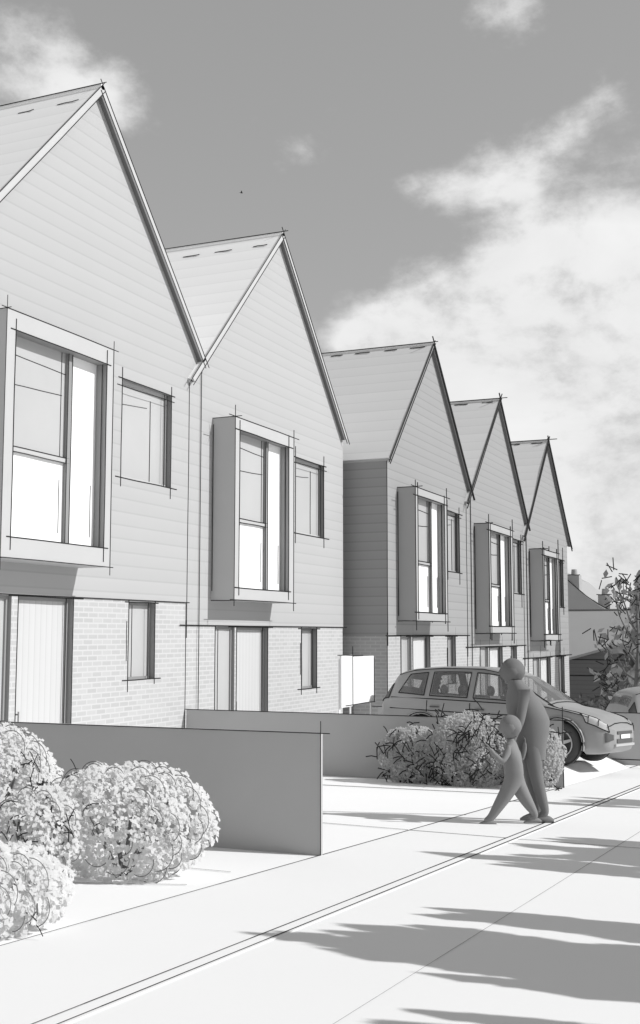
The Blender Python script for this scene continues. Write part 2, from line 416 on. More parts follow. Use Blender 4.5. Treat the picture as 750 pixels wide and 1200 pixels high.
    for tip in (tipL,tipR):
        a=V((0,apex[0],apex[1])); t=V((0,tip[0],tip[1])); d=(t-a).normalized(); n=V((0,-d.z,d.y)); 
        if n.z<0: n=-n
        x0,x1=X+OV,X-DEP-.1
        pts=[a,t,t+n*.042,a+V((0,0,.042/n.z))]
        f=[(p.y,p.z) for p in pts]
        R.prism(f,'X',x1,x0-.002,rf)
    r=P(R,'roof'); off=-V(T.location)-V(r.location)
    for tip in (tipL,tipR):
        q=MB()
        a=V((0,apex[0],apex[1])); t=V((0,tip[0],tip[1])); d=(t-a).normalized(); n=V((0,-d.z,d.y))
        if n.z<0: n=-n
        lo,up=(.055,.05) if kind=='a' else (.03,.045)
        f=[(p.y,p.z) for p in (a-V((0,0,lo/n.z)),t-n*lo,t+n*up,a+V((0,0,up/n.z)))]
        q.prism(f,'X',X+OV+.02,X+OV-.015,tr if kind=='a' else 'bar')
        f2=[(p.y,p.z) for p in (a-V((0,0,lo*.95/n.z)),t-n*lo*.95,t-n*.02,a-V((0,0,.02/n.z)))]
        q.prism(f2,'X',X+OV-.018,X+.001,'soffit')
        xi=X+OV+.024
        k=.9 if kind=='a' else 1.2
        q.ink((xi,a.y,a.z-lo/n.z),(xi,(t-n*lo).y,(t-n*lo).z),4,k); q.ink((xi,a.y,a.z+up/n.z),(xi,(t+n*up).y,(t+n*up).z),5,k)
        w=q.build('verge'); w.parent=r; w.location=off
    q=MB(); za=apex[1]+.06
    q.tube([(X+OV+.02,apex[0],za-.02),(X-DEP-.1,apex[0],za-.02)],.05,rf,8)
    q.ink((X+OV+.02,apex[0]-.04,za+.02),(X-DEP,apex[0]-.04,za+.02),5,.8)
    a=V((apex[0],apex[1])); t=V(tipL); d=(t-a).normalized(); nn=V((-abs(d.y),abs(d.x)))
    xx=X-.1
    while xx>X-DEP+.4:
        L=random.uniform(.3,.45); pp=a+d*(.42 if kind=='a' else .12)+nn*.06
        q.ink((xx,pp.x,pp.y),(xx-L,pp.x+.02,pp.y),0,.9); xx-=L+random.uniform(.35,.5)
    w=q.build('ridge'); w.parent=r; w.location=off
    # gutter along the left eave, downpipe
    q=MB(); q.tube([(X+.05,tipL[0]+.02,tipL[1]+.0),(X-DEP,tipL[0]+.02,tipL[1]+.0)],.045,tr,6); w=q.build('gutter'); w.parent=r; w.location=off
    if pipe:
      q=MB(); yy=yl+.40; zt=tipL[1]+.30
      q.tube([(X+.02,yy,base+.2),(X+.02,yy,zt)],.5*V((X,yy,0)).length/1160*.9,'ink',5); P(q,'downpipe')
    return T

HX=-9.063
house('nearest and tallest house, pale boards over pale brick, cut by the left edge',-10,11.2,17.39,(11.2,4.865),(14.42,8.38),(17.74,4.82),.535,
  (11.75,14.2,.96,4.17,.55,.19,.17,.25,.27),(15.28,16.79,2.44,4.02),(15.6,16.39,-.72,.50),(12.86,14.13,-2.3,.515),(11.75,12.72,-2.3,.515),'a',-2.9,right_fill=4.44)
house('second pale house from the left, between the tallest house and the white screen',-10,17.39,24.48,(17.36,4.41),(21.0,8.17),(24.45,4.47),.15,
  (18.25,20.77,.60,3.89,.46,.18,.24,.22,.22),(21.85,23.36,2.09,3.69),(22.2,23.0,-1.14,.11),(19.27,20.6,-2.5,.13),(18.44,19.2,-2.5,.13),'a',-3.1)
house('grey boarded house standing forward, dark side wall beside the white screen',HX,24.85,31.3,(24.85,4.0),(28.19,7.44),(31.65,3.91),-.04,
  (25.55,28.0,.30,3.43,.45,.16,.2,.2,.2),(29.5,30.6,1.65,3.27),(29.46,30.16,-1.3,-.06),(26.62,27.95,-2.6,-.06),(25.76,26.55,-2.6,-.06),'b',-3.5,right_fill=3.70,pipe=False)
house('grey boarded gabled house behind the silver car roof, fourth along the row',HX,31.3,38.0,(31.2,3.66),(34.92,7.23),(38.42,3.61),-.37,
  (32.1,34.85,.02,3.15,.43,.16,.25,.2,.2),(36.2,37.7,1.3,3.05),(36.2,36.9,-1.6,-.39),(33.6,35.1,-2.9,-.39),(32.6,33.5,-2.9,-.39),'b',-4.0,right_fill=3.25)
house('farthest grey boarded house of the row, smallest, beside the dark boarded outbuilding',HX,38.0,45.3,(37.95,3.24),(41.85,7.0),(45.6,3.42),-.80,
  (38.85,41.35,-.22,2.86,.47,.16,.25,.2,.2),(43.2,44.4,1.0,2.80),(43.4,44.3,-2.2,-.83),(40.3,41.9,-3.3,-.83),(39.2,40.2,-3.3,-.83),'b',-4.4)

# ------------------------------------------------------------------ garden walls and the white screen
def gwall(Y,x0,x1,zt,label,zb_r=None,zb_l=None):
    m=MB(); y2=Y+.035
    zr=(zb_r if zb_r is not None else gz(Y)-.02); zl=(zb_l if zb_l is not None else zr)
    m.prism([(x0,zl-.1),(x1,zr-.1),(x1,zt),(x0,zt)],'Y',y2,Y,'wall')
    m.ink((x0,Y-.004,zt),(x1,Y-.004,zt),6,.8); m.ink((x1,Y-.004,zr),(x1,Y-.004,zt),9,.9); m.ink((x0,Y-.004,zr+.01),(x1,Y-.004,zr+.01),4,.8)
    return tag(m.build('garden_wall',loc=None),label,'wall','garden walls between the houses')
gwall(8.48,-9.98,-3.655,-.775,'low smooth grey garden wall behind the three pale shrubs')
gwall(17.39,-9.98,-3.60,-1.27,'low smooth grey garden wall behind the grey shrubs and two walkers')
gwall(24.02,-9.0,-3.3,-1.57,'low smooth grey garden wall beyond the nose of the silver car',-2.50)
m=MB()
m.box((-8.04,19.50,-1.32),(-8.0,20.035,-.382),'white'); m.box((-8.04,20.04,-1.295),(-8.0,21.14,-.418),'white')
for yy in (19.5,20.02,21.08): m.box((-8.06,yy,-2.3),(-8.045,yy+.05,-.45),'white')
m.ink((-7.995,20.035,-1.6),(-7.995,20.035,-.33),3,.9); m.ink((-7.995,19.5,-.382),(-7.995,20.4,-.397),6,.8); m.ink((-7.995,19.9,-1.295),(-7.995,21.1,-1.295),6,.8); m.ink((-7.995,21.15,-1.295),(-7.995,21.15,-.45),0,.8)
tag(m.build('screen_panel'),'bright white screen panel in front of the dark side wall','screen')

# ------------------------------------------------------------------ buildings far down the street
T=thing('outbuilding','low dark boarded outbuilding with a sloping top, beyond the farthest house','outbuilding',(-9.5,50,-4.4))
m=MB(); m.prism([(-13,-4.6),(-5.6,-4.6),(-5.6,.12),(-13,-1.95)],'Y',54,50,'dark_board')
m.ink((-12.5,49.99,-1.75),(-6,49.99,-1.75),2,.9); m.ink((-12.5,49.99,-1.09),(-6,49.99,-1.09),0,.8); world_parent(m.build('wall'),T)
m=MB(); m.prism([(-13.2,-2.0),(-5.4,.18),(-5.4,.28),(-13.2,-1.9)],'Y',54.2,49.8,'far_wall'); world_parent(m.build('roof'),T)
T=thing('distant_house','plain grey house with a long level ridge behind the dark outbuilding','house',(-10,58,-4.5))
m=MB(); m.box((-20,56.5,-4.9),(-2,62.0,-.9),'far_wall'); world_parent(m.build('wall'),T)
m=MB(); m.prism([(56,-1.2),(62.5,-1.2),(59.2,1.19)],'X',-20.5,-1.5,'far_roof')
m.ink((-20,59.2,1.21),(-1.5,59.2,1.21),0,1.8,'soft_ink'); world_parent(m.build('roof'),T)
T=thing('distant_house','far grey house whose stepped gable and chimneys show above the long ridge','house',(-14,70,-4.5))
m=MB(); m.prism([(-22,-5),(-10.7,-5),(-10.7,.8),(-12.2,1.7),(-12.9,2.2),(-14.2,3.4),(-16,4.3),(-22,1)],'Y',78,70,'far_wall'); m.inkpoly([(-10.7,69.98,1.0),(-12.2,69.98,1.75),(-12.9,69.98,2.25),(-14.2,69.98,3.4)],.9); world_parent(m.build('wall'),T)
for x,z in ((-13.75,3.55),(-11.95,2.35)):
    m=MB(); m.box((x-.35,70.4,1),(x+.35,71.2,z),'far_wall'); m.tube([(x,70.8,z),(x,70.8,z+.35)],[.2,.17],'far_wall',8); m.ink((x-.35,70.38,z),(x+.35,70.38,z),1,.8); world_parent(m.build('chimney'),T)

# ------------------------------------------------------------------ shrubs
def shrub(name,label,loc,rx,ry,h,leafs,nl,lobe,twigs,group=None,jag=False,arcs=True,lsz=1.0):
    T=thing(name,label,'shrub',loc,group=group)
    L=V(loc); fo=MB()
    c=L+V((0,0,h*.5)); R=V((rx,ry,h*.5))
    N=int(90*max(1,(rx+h)/.9))
    for i in range(N):
        z=1-2*(i+.5)/N; a=i*2.39996+random.uniform(-.15,.15); r=math.sqrt(max(0,1-z*z)); d=V((r*math.cos(a),r*math.sin(a),z))
        k=random.uniform(.86,.95); p=c+V((d.x*R.x*k,d.y*R.y*k,d.z*R.z*k))
        if p.z<L.z+.02: p.z=L.z+.02
        lr=lobe*random.uniform(.7,1.1); 
        if arcs and d.y<.3 and random.random()<(.75 if abs(d.y)<.35 else .2):
            th=math.atan2(d.z,d.x); ra=lr*1.12; px=p.length/1160
            tw_pts=[p+V((math.cos(th+t)*ra,-.02-lr*.25,math.sin(th+t)*ra)) for t in [(-1.1+.22*q) for q in range(11)]]
            if min(q.z for q in tw_pts)>L.z: fo.tube(tw_pts,.42*px,'soft_ink',4,False)
        for j in range(nl):
            n=V((random.gauss(0,1),random.gauss(0,1),random.gauss(0,1))).normalized()
            if n.dot(d)<.0: continue
            q=p+n*lr*random.uniform(.85,1.06)
            if q.z<L.z: continue
            nn=(n*.45+V((random.uniform(-1,1),random.uniform(-1,1),random.uniform(-1,1)))*.22+V((.8,-.35,.6)))
            fo.leaf(q,nn,random.uniform(.03,.048)*lsz,random.uniform(.022,.034)*lsz,random.choice(leafs))
    tw=fo; px=c.length/1160
    # short dark twigs, in tangles about the rim and over the face of the shrub
    for cl in range(twigs):
        if random.random()<.65:
            a=random.uniform(0,2*PI); d=V((.95*math.cos(a),-.25,.95*math.sin(a)))
        else:
            d=V((random.uniform(-.7,.7),-1,random.uniform(-.7,.7)))
        d.normalize(); q=c+V((d.x*R.x,d.y*R.y,d.z*R.z))*1.10
        if q.z<L.z+.02: q.z=L.z+.03
        for j in range(random.randint(4,9)):
            p0=q+V((random.uniform(-1,1),random.uniform(-.6,.2),random.uniform(-1,1)))*px*7
            v=V((random.uniform(-1,1),random.uniform(-.3,.3),random.uniform(-1,1))).normalized()*px*random.uniform(6,15)
            tw.tube([p0,p0+v*.5+V((0,0,px)),p0+v],.55*px,'ink',4,False)
    if arcs:
        for i in range(9):
            d=V((random.uniform(-.75,.75),-1,random.uniform(-.5,.8))).normalized(); q=c+V((d.x*R.x,d.y*R.y,d.z*R.z))*1.12
            a0=random.uniform(0,PI); rr=px*random.uniform(8,16)
            tw.tube([q+V((math.cos(a0+t*.5)*rr,-.01,math.sin(a0+t*.5)*rr*.7)) for t in range(5)],.5*px,'ink',4,False)
    for i in range(5):
        a=random.uniform(0,2*PI); tw.tube([L+V((0,0,-.05)),L+V((rx*.5*math.cos(a),ry*.5*math.sin(a),h*.7))],[.02,.008],'bark',5)
    world_parent(fo.build('foliage'),T)
    return T
G1='pale shrubs in front of the nearest garden wall'
PL=['leaf_pale','leaf_pale2']
shrub('shrub','round pale shrub with a scalloped edge, rightmost in front of the nearest wall',(-4.40,6.85,gz(6.85)),.64,.42,.70,PL,78,.10,5,G1)
shrub('shrub','small pale shrub with dark twigs on its edge, between two larger pale shrubs',(-4.72,6.30,gz(6.30)),.31,.28,.56,PL,78,.075,14,G1)
shrub('shrub','tall pale shrub cut by the left edge in front of the nearest wall',(-5.72,7.05,gz(7.05)),.50,.45,.93,PL,78,.12,7,G1)
shrub('shrub','low pale shrub in the lower left corner beside the pavement line',(-4.02,4.95,gz(4.95)),.40,.42,.36,PL,78,.09,5,G1)
G2='grey shrubs in front of the second garden wall'
GM=['leaf_mid','leaf_mid2']
shrub('shrub','small round grey shrub, leftmost in front of the second garden wall',(-5.74,16.85,gz(16.85)),.50,.38,.80,GM,90,.10,14,G2,arcs=False)
shrub('shrub','larger grey shrub with tangled dark twigs, just left of the walking child',(-4.82,16.75,gz(16.75)),.60,.42,1.02,GM,90,.12,24,G2,arcs=False)
shrub('shrub','grey shrub behind the walking adult, in front of the car wheel',(-3.98,16.9,gz(16.9)),.46,.34,.92,GM,90,.11,8,G2,arcs=False)

# hedge in front of the outbuilding
T=thing('hedge','low ragged dark hedge at the foot of the boarded outbuilding','hedge',(-8.6,46.5,gz(46.5)))
m=MB()
for i in range(60):
    x=-10+i*.075*1.0; m.ico((x,46.5+random.uniform(-.3,.3),gz(46.5)+random.uniform(.2,1.1)),random.uniform(.25,.42),random.choice(['leaf_far2','leaf_dark']),2,(1,1,.8),.15)
for i in range(500): m.leaf((random.uniform(-10.2,-5.5),46.2+random.uniform(-.4,.3),gz(46.5)+random.uniform(.3,1.65)),(random.uniform(-1,1),-1,random.uniform(0,1)),.25,.1,random.choice(['leaf_far2','leaf_dark']))
world_parent(m.build('foliage'),T)

# ------------------------------------------------------------------ trees
def branchy(mb,p,d,L,r,depth,tips,mat='bark',spread=.6):
    n=4; pts=[V(p)]; q=V(p); dd=V(d).normalized()
    for i in range(n):
        dd=(dd+V((random.uniform(-.15,.15),random.uniform(-.15,.15),random.uniform(-.05,.15)))).normalized(); q=q+dd*L/n; pts.append(q.copy())
    mb.tube(pts,[r*(1-.5*i/n) for i in range(n+1)],mat,6)
    if depth==0: tips.append(q.copy()); return
    for k in range(random.randint(2,3)):
        b=pts[random.randint(2,n)]
        nd=(dd+V((random.uniform(-1,1),random.uniform(-1,1),random.uniform(-.2,.6)))*spread).normalized()
        branchy(mb,b,nd,L*random.uniform(.55,.8),r*.55,depth-1,tips,mat,spread)
    tips.append(q.copy())
# thin sparse tree by the far outbuilding
random.seed(21)
base=V((-4.95,34,gz(34)))
T=thing('street_tree','thin sparse tree with jagged leaf clumps beside the far parked car','tree',base)
tr=MB(); tips=[]
tr.tube([base+V((-.1,0,-.1)),base+V((.0,0,1.6)),base+V((.12,0,3.0)),base+V((.1,.0,4.4))],[.11,.08,.05,.02],'bark',8)
for z,dx,dz,L in ((1.5,-1,.35,1.3),(1.9,-1,.8,1.2),(2.4,-.9,.9,1.1),(2.9,-.7,1.1,1.3),(3.3,-.6,1.2,1.3),(2.2,1,.6,1.4),(3.0,1,.9,1.3),(1.9,.3,.5,1.2),(3.7,.4,1,1.0),(1.2,-.9,.3,1.0)):
    branchy(tr,base+V((.06,0,z)),V((dx,random.uniform(-.4,.4),dz)),L*.75,.035,1,tips,'bark',.7)
world_parent(tr.build('trunk'),T)
cr=MB()
for t in tips:
    for j in range(random.randint(2,4)):
        p=t+V((random.gauss(0,.16),random.gauss(0,.16),random.gauss(0,.16)))
        cr.leaf(p,(random.uniform(-.5,.5),-1,random.uniform(-.6,.6)),random.uniform(.14,.34),random.uniform(.1,.2),random.choice(['leaf_far','far_wall','leaf_far']))
    px=t.length/1160
    for j in range(5):
        p0=t+V((random.gauss(0,.2),-.15,random.gauss(0,.2))); v=V((random.uniform(-1,1),0,random.uniform(-1,1))).normalized()*random.uniform(.12,.36)
        cr.tube([p0,p0+v],.5*px,'ink',4,False)
world_parent(cr.build('crown'),T)
# tall dense tree at the right edge, farther back
base=V((-5.9,44,gz(44)))
T=thing('columnar_tree','tall narrow dense grey tree at the right edge behind the sparse tree','tree',base)
tr=MB(); tr.tube([base,base+V((0,0,3)),base+V((.1,0,6.2))],[.16,.1,.03],'bark',8); world_parent(tr.build('trunk'),T)
cr=MB()
for i in range(150):
    z=random.uniform(.5,6.1); w=.75*(1-(z/6.6)**3); a=random.uniform(0,2*PI); r=w*math.sqrt(random.random())
    cr.ico(base+V((r*math.cos(a),r*math.sin(a),z)),random.uniform(.16,.3),random.choice(['leaf_far','far_wall']),2,(1,1,1.3),.12)
for i in range(1500):
    z=random.uniform(.4,6.4); w=.95*(1-(z/6.7)**3); a=random.uniform(0,2*PI)
    cr.leaf(base+V((w*math.cos(a),w*math.sin(a),z)),(math.cos(a),math.sin(a),.5),random.uniform(.12,.25),.09,random.choice(['leaf_far','far_wall']))
world_parent(cr.build('crown'),T)

# ------------------------------------------------------------------ trees across the road (they throw the shade on the road)
SUN_EL,SUN_AZ=math.radians(36),math.radians(13)
SV=V((math.cos(SUN_EL)*math.cos(SUN_AZ),math.cos(SUN_EL)*math.sin(SUN_AZ),math.sin(SUN_EL)))
def shade_tree(name,label,x,y,clumps):
    """clumps: (shadow x, shadow y, length along x, width along y) wanted on the road, each thrown by one spreading bough"""
    b=V((x,y,gz(y))); T=thing(name,label,'tree',b,group='roadside trees across the road')
    tr=MB(); tr.tube([b+V((0,0,-.1)),b+V((.05,0,1.5)),b+V((-.05,.05,3.0)),b+V((0,0,5.0))],[.16,.13,.10,.03],'bark',8)
    cr=MB()
    for sx,sy,ln,wd,n,hx in clumps:
        hx-=1.0; sx-=ln*.16; ln*=1.3; wd*=1.08; n=int(n*2.0)
        s=V((sx,sy,gz(sy)-.02)); t=(hx-sx)/SV.x; c=s+SV*t
        root=b+V((0,0,max(1.6,min(4.5,(c.z-b.z)*.8)))); tr.tube([root,root.lerp(c,.5)+V((0,0,.15)),c],[.06,.04,.02],'bark',6)
        ns=max(4,int(wd/.10))
        for q in range(ns):
            # each bough ends in many long leafy twigs of uneven length
            w0=(q+random.random())/ns-.5; a0=-.5+random.random()**1.2*.6+.5*abs(w0)**2; b0=.5+random.uniform(-.05,.1)
            gap=random.uniform(a0,b0) if random.random()<.5 else 9
            for i in range(int(n*6.5*(b0-a0)/ns)+4):
                u=random.uniform(a0,b0)
                if abs(u-gap)<.05: continue
                w=(w0+random.gauss(0,.22/ns)*(1 if u>a0+.06 else .5)+.05*math.sin(u*23+q*2.1)+.03*math.sin(u*61+q))*wd
                dz=random.uniform(-.12,.12)
                p=c+V((u*ln+dz/SV.z*SV.x,w+dz/SV.z*SV.y,dz))
                ax=V((random.uniform(.12,.26),random.uniform(-.02,.02),random.uniform(-.04,.04))); wv=V((0,.5,-.35))*random.uniform(.05,.13)
                cr.face([p-ax,p-wv,p+ax,p+wv],'leaf_dark')
    world_parent(tr.build('trunk'),T); world_parent(cr.build('crown'),T)
random.seed(5)
shade_tree('roadside_tree','leafy tree across the road whose boughs shade the nearest stretch',5.9,7.6,[
  (-.15,6.0,2.5,1.55,900,4.6),(-1.75,5.75,1.3,.7,300,4.2),(-1.0,6.6,1.5,.35,160,4.0),(-.6,5.2,1.6,.22,120,4.3),
  (-.25,4.55,1.5,.30,260,4.4),(-.95,4.2,.7,.22,140,4.2),(.4,4.9,1.6,.4,200,4.6),(-.1,5.0,1.2,.3,120,4.6)])
shade_tree('roadside_tree','leafy tree across the road whose boughs shade the stretch by the walkers',6.0,11.6,[
  (-1.2,9.7,1.6,1.1,420,4.6),(-2.3,9.1,1.1,.35,130,4.4),(-1.5,8.8,1.2,.18,80,4.4),(-.4,9.6,1.6,1.4,400,4.8),(-1.5,10.7,1.3,.4,110,4.6)])
shade_tree('roadside_tree','leafy tree across the road farther along, its shade by the kerb',6.4,16.5,[
  (-2.0,15.3,1.5,.9,260,4.8),(-2.9,14.6,1.0,.3,70,4.6),(-1.0,15.3,1.4,1.2,260,4.8)])

# a small dark bird high up
m=MB()
m.ico((0,0,0),.09,'ink',2,(1.6,.55,.5)); m.face([(-.05,.03,.03),(.08,.03,.03),(.02,.34,.14),(-.06,.3,.14)],'ink'); m.face([(.08,-.03,.03),(-.05,-.03,.03),(-.06,-.3,.14),(.02,-.34,.14)],'ink'); m.face([(-.1,.02,0),(-.24,.05,.01),(-.24,-.05,.01),(-.1,-.02,0)],'ink')
bird=m.build('bird'); tag(bird,'tiny dark bird high in the sky between the two nearest gables','bird')
bird.location=(-28.93, 55.88, 24.59); bird.rotation_euler=(.2,.1,.5); bird.scale=(.6,.6,.6)

# ------------------------------------------------------------------ cars
ST=[(0.00,.34,.50,.62,.66,.52,.42),(.07,.26,.52,.70,.755,.72,.60),(.25,.21,.55,.80,.87,.83,.70),(.60,.20,.58,.89,.965,.885,.74),(1.02,.20,.60,.965,1.05,.90,.75),
    (1.45,.20,.60,.995,1.31,.905,.68),(1.95,.20,.60,1.01,1.58,.905,.62),(2.40,.20,.60,1.02,1.665,.905,.61),(3.2,.20,.62,1.04,1.67,.905,.61),(3.85,.20,.63,1.06,1.62,.89,.59),
    (4.18,.22,.64,1.06,1.52,.87,.57),(4.36,.26,.64,1.03,1.22,.83,.58),(4.45,.34,.62,.92,1.0,.74,.54)]
def cr_(a,b,c,d,t): return .5*((2*b)+(-a+c)*t+(2*a-5*b+4*c-d)*t*t+(-a+3*b-3*c+d)*t**3)
def stat(x):
    i=0
    while i<len(ST)-2 and ST[i+1][0]<x: i+=1
    t=(x-ST[i][0])/(ST[i+1][0]-ST[i][0]); g=lambda j: ST[max(0,min(len(ST)-1,j))]
    out=[]
    for k in range(1,7):
        lo=cr_(g(i-1)[k],g(i)[k],g(i+1)[k],g(i+2)[k],t); out.append(max(min(lo,max(g(i)[k],g(i+1)[k])+.02),min(g(i)[k],g(i+1)[k])-.02))
    return out
def ring(x):
    zb,zm,zl,zr,w,wr=stat(x)
    return [(0,zb),(w*.8,zb),(w*.97,zb+.1),(w,zm),(w*.965,zl),(wr,zr-.05),(wr*.6,zr-.012),(0,zr)]
def surf(x,t,side=-1,off=0):
    def at(x,t):
        r=ring(x); i=min(6,int(t)); f=t-i; g=lambda j: r[max(0,min(7,j))]
        a,b,c,d=g(i-1),g(i),g(i+1),g(i+2)
        # mostly straight between the section's corners, slightly rounded
        y=.5*cr_(a[0],b[0],c[0],d[0],f)+.5*(b[0]+(c[0]-b[0])*f); z=.5*cr_(a[1],b[1],c[1],d[1],f)+.5*(b[1]+(c[1]-b[1])*f)
        return V((-x,y*side,z))
    p=at(x,t)
    if off:
        e=.02; du=at(min(4.45,x+e),t)-at(max(0,x-e),t); dv=at(x,min(7,t+e))-at(x,max(0,t-e))
        n=du.cross(dv); n.normalize()
        c=V((p.x,0,.75 if p.z<1.1 else 1.0))
        if n.dot(p-c)<0: n=-n
        p=p+n*off
    return p
def patch(mb,c,mat,side,off=.006,nu=8,nv=5,line=True,k=1.0):
    """c: four (x,t) corners"""
    rows=[]
    for i in range(nu+1):
        u=i/nu; r=[]
        for j in range(nv+1):
            v=j/nv
            x=(1-u)*(1-v)*c[0][0]+u*(1-v)*c[1][0]+u*v*c[2][0]+(1-u)*v*c[3][0]; t=(1-u)*(1-v)*c[0][1]+u*(1-v)*c[1][1]+u*v*c[2][1]+(1-u)*v*c[3][1]
            r.append(surf(x,t,side,off))
        rows.append(r)
    mb.grid(rows,mat)
    if line:
        for seq in (rows[0],rows[-1],[r[0] for r in rows],[r[-1] for r in rows]): mb.tube(seq,.009*k,'ink',4,False)
WX=(.86,3.52); WR=.372
def make_car(label,loc,rz,paint,group):
    T=thing('parked_car',label,'car',loc,rz,group)
    b=MB(); nx=110; nt=42
    for side in (-1,1):
        rows=[[surf(4.45*i/nx,7*j/nt,side) for j in range(nt+1)] for i in range(nx+1)]
        def skip(a,c):
            p=(rows[a][c]+rows[a+1][c+1])/2
            x=4.45*(a+.5)/nx; t=7*(c+.5)/nt
            for (xl0,xl1,xh1,xh0,ta,tb) in ((1.5,2.5,2.5,1.98,4.12,4.86),(2.62,3.38,3.38,2.62,4.12,4.86),(3.5,4.05,3.88,3.5,4.16,4.85),(1.12,1.86,1.86,1.12,5.06,7.1),(4.22,4.345,4.345,4.22,5.1,7.1)):
                f=(t-ta)/(tb-ta)
                if 0.04<f<.96 and xl0+(xh0-xl0)*f+.02<x<xl1+(xh1-xl1)*f-.02: return True
            return abs(p.y)>.45 and any((p.x+w)**2+(p.z-WR)**2<.43**2 for w in WX) and p.z<.85
        b.grid(rows,paint,True,skip)
        for w in WX:   # wheel well, arch lip
            N=20; arc=[(-w+.435*math.cos(PI*k/N*1.16-.08*PI),WR+.435*math.sin(PI*k/N*1.16-.08*PI)) for k in range(N+1)]
            b.grid([[(x,side*.60,z) for x,z in arc],[(x,side*.895,z) for x,z in arc]],'dark_trim')
            b.face([(x,side*.60,z) for x,z in arc],'dark_trim')
            b.tube([(x,side*.893,z) for x,z in arc],.03,paint,8); b.tube([(x,side*.918,z) for x,z in arc],.011,'ink',4,False)
    for x in (0,4.45):
        r=[surf(x,7*j/nt,-1) for j in range(nt+1)]+[surf(x,7*j/nt,1) for j in range(nt,-1,-1)]; b.face(r,paint)
    # shut lines and creases
    for s in (-1,1):
        for seq in ([(1.2,t) for t in (1.9,2.4,3,3.5,3.95)],[(2.55,t) for t in (1.9,2.4,3,3.5,3.95)],[(3.42,t) for t in (2.9,3.3,3.95)],[(x,3.55) for x in (1.3,2,2.7,3.3,4.2)],[(x,4.75) for x in (.1,.3,.6,.9,1.1)],[(x,5.0) for x in (1.0,1.3,1.6,1.95,2.4,3.2,3.8,4.15)],[(x,4.02) for x in (.35,.7,1.1,1.6,2.4,3.3,4.2)]):
            b.tube([surf(x,t,s,.004) for x,t in seq],.009,'ink',4,False)
    b.tube([surf(1.06,t,-1,.004) for t in (5,5.5,6,6.5,7)]+[surf(1.06,t,1,.004) for t in (6.5,6,5.5,5)],.010,'ink',4,False)
    b.tube([surf(.06,t,-1,.004) for t in (3.9,4.5,5,6,7)]+[surf(.06,t,1,.004) for t in (6,5,4.5,3.9)],.010,'ink',4,False)
    b.build('body',T)
    for s in (-1,1):
        q=MB(); patch(q,((1.50,4.12),(2.50,4.12),(2.50,4.86),(1.98,4.86)),'glass_clear',s); q.build('side_window',T)
        q=MB(); patch(q,((2.62,4.12),(3.38,4.12),(3.38,4.86),(2.62,4.86)),'glass_clear',s); q.build('side_window',T)
        q=MB(); patch(q,((3.50,4.12),(4.05,4.18),(3.88,4.84),(3.50,4.86)),'glass',s); q.build('quarter_window',T)
        q=MB(); patch(q,((.05,3.45),(.40,3.62),(.52,4.5),(.09,4.5)),'lamp',s,.008)
        for xx in (.2,.36): q.tube([surf(xx,t,s,.016) for t in (3.6,3.9,4.2,4.45)],.007,'ink',4,False)
        q.build('headlight',T)
        q=MB(); patch(q,((4.24,4.0),(4.40,4.0),(4.36,4.7),(4.22,4.7)),'dark_trim',s,.008); q.build('tail_light',T)
        q=MB(); mp=surf(1.55,4.1,s,.0)+V((0,s*.09,.06)); q.ico(mp,.1,paint,2,(.7,1.0,.65)); q.build('mirror',T)
        for xx in (2.35,3.25):
            q=MB(); h=surf(xx,3.72,s,.012); q.tube([h+V((-.09,0,0)),h+V((0,s*.02,0)),h+V((.09,0,0))],.014,'dark_trim',6); q.build('door_handle',T)
    def both(mb,c,mat,off):
        for s in (-1,1): patch(mb,c,mat,s,off,line=False)
    q=MB(); both(q,((1.12,5.06),(1.86,5.06),(1.86,7),(1.12,7)),'glass',.006); q.build('windscreen',T)
    q=MB(); both(q,((4.22,5.1),(4.345,5.1),(4.345,7),(4.22,7)),'glass',.006); q.build('rear_window',T)
    q=MB()
    for s in (-1,1): patch(q,((.015,2.4),(.10,2.4),(.10,3.3),(.015,3.3)),'dark_trim',s,.008,line=False)
    q.box((.004,-.42,.40),(.012,.42,.47),'dark_trim'); q.box((.004,-.40,.55),(.012,.40,.60),'dark_trim'); q.box((-.01,-.5,.345),(.018,.5,.385),'rim'); q.build('grille',T)
    q=MB(); q.box((.012,-.24,.475),(.022,.24,.545),'white'); q.build('number_plate',T)
    for xs in (2.0,2.95):
        for sy in (-.38,.38):
            q=MB(); q.prism([(-xs+.28,.5),(-xs-.28,.46),(-xs-.40,1.12),(-xs-.28,1.14),(-xs-.14,.64),(-xs+.28,.66)],'Y',sy-.23,sy+.23,'bar'); q.ico((-xs-.36,sy,1.22),.13,'bar',2,(.45,1,.8)); q.build('seat',T)
    q=MB(); q.tube([(-1.62+.06*math.sin(2*PI*k/20),.36+.17*math.cos(2*PI*k/20),.98+.16*math.sin(2*PI*k/20)) for k in range(21)],.015,'dark_trim',6); q.build('steering_wheel',T)
    q=MB(); q.box((-4.2,-.75,.42),(-1.2,.75,.45),'dark_trim'); q.box((-1.45,-.8,.45),(-1.15,.8,.92),'dark_trim'); q.build('cabin_floor',T)
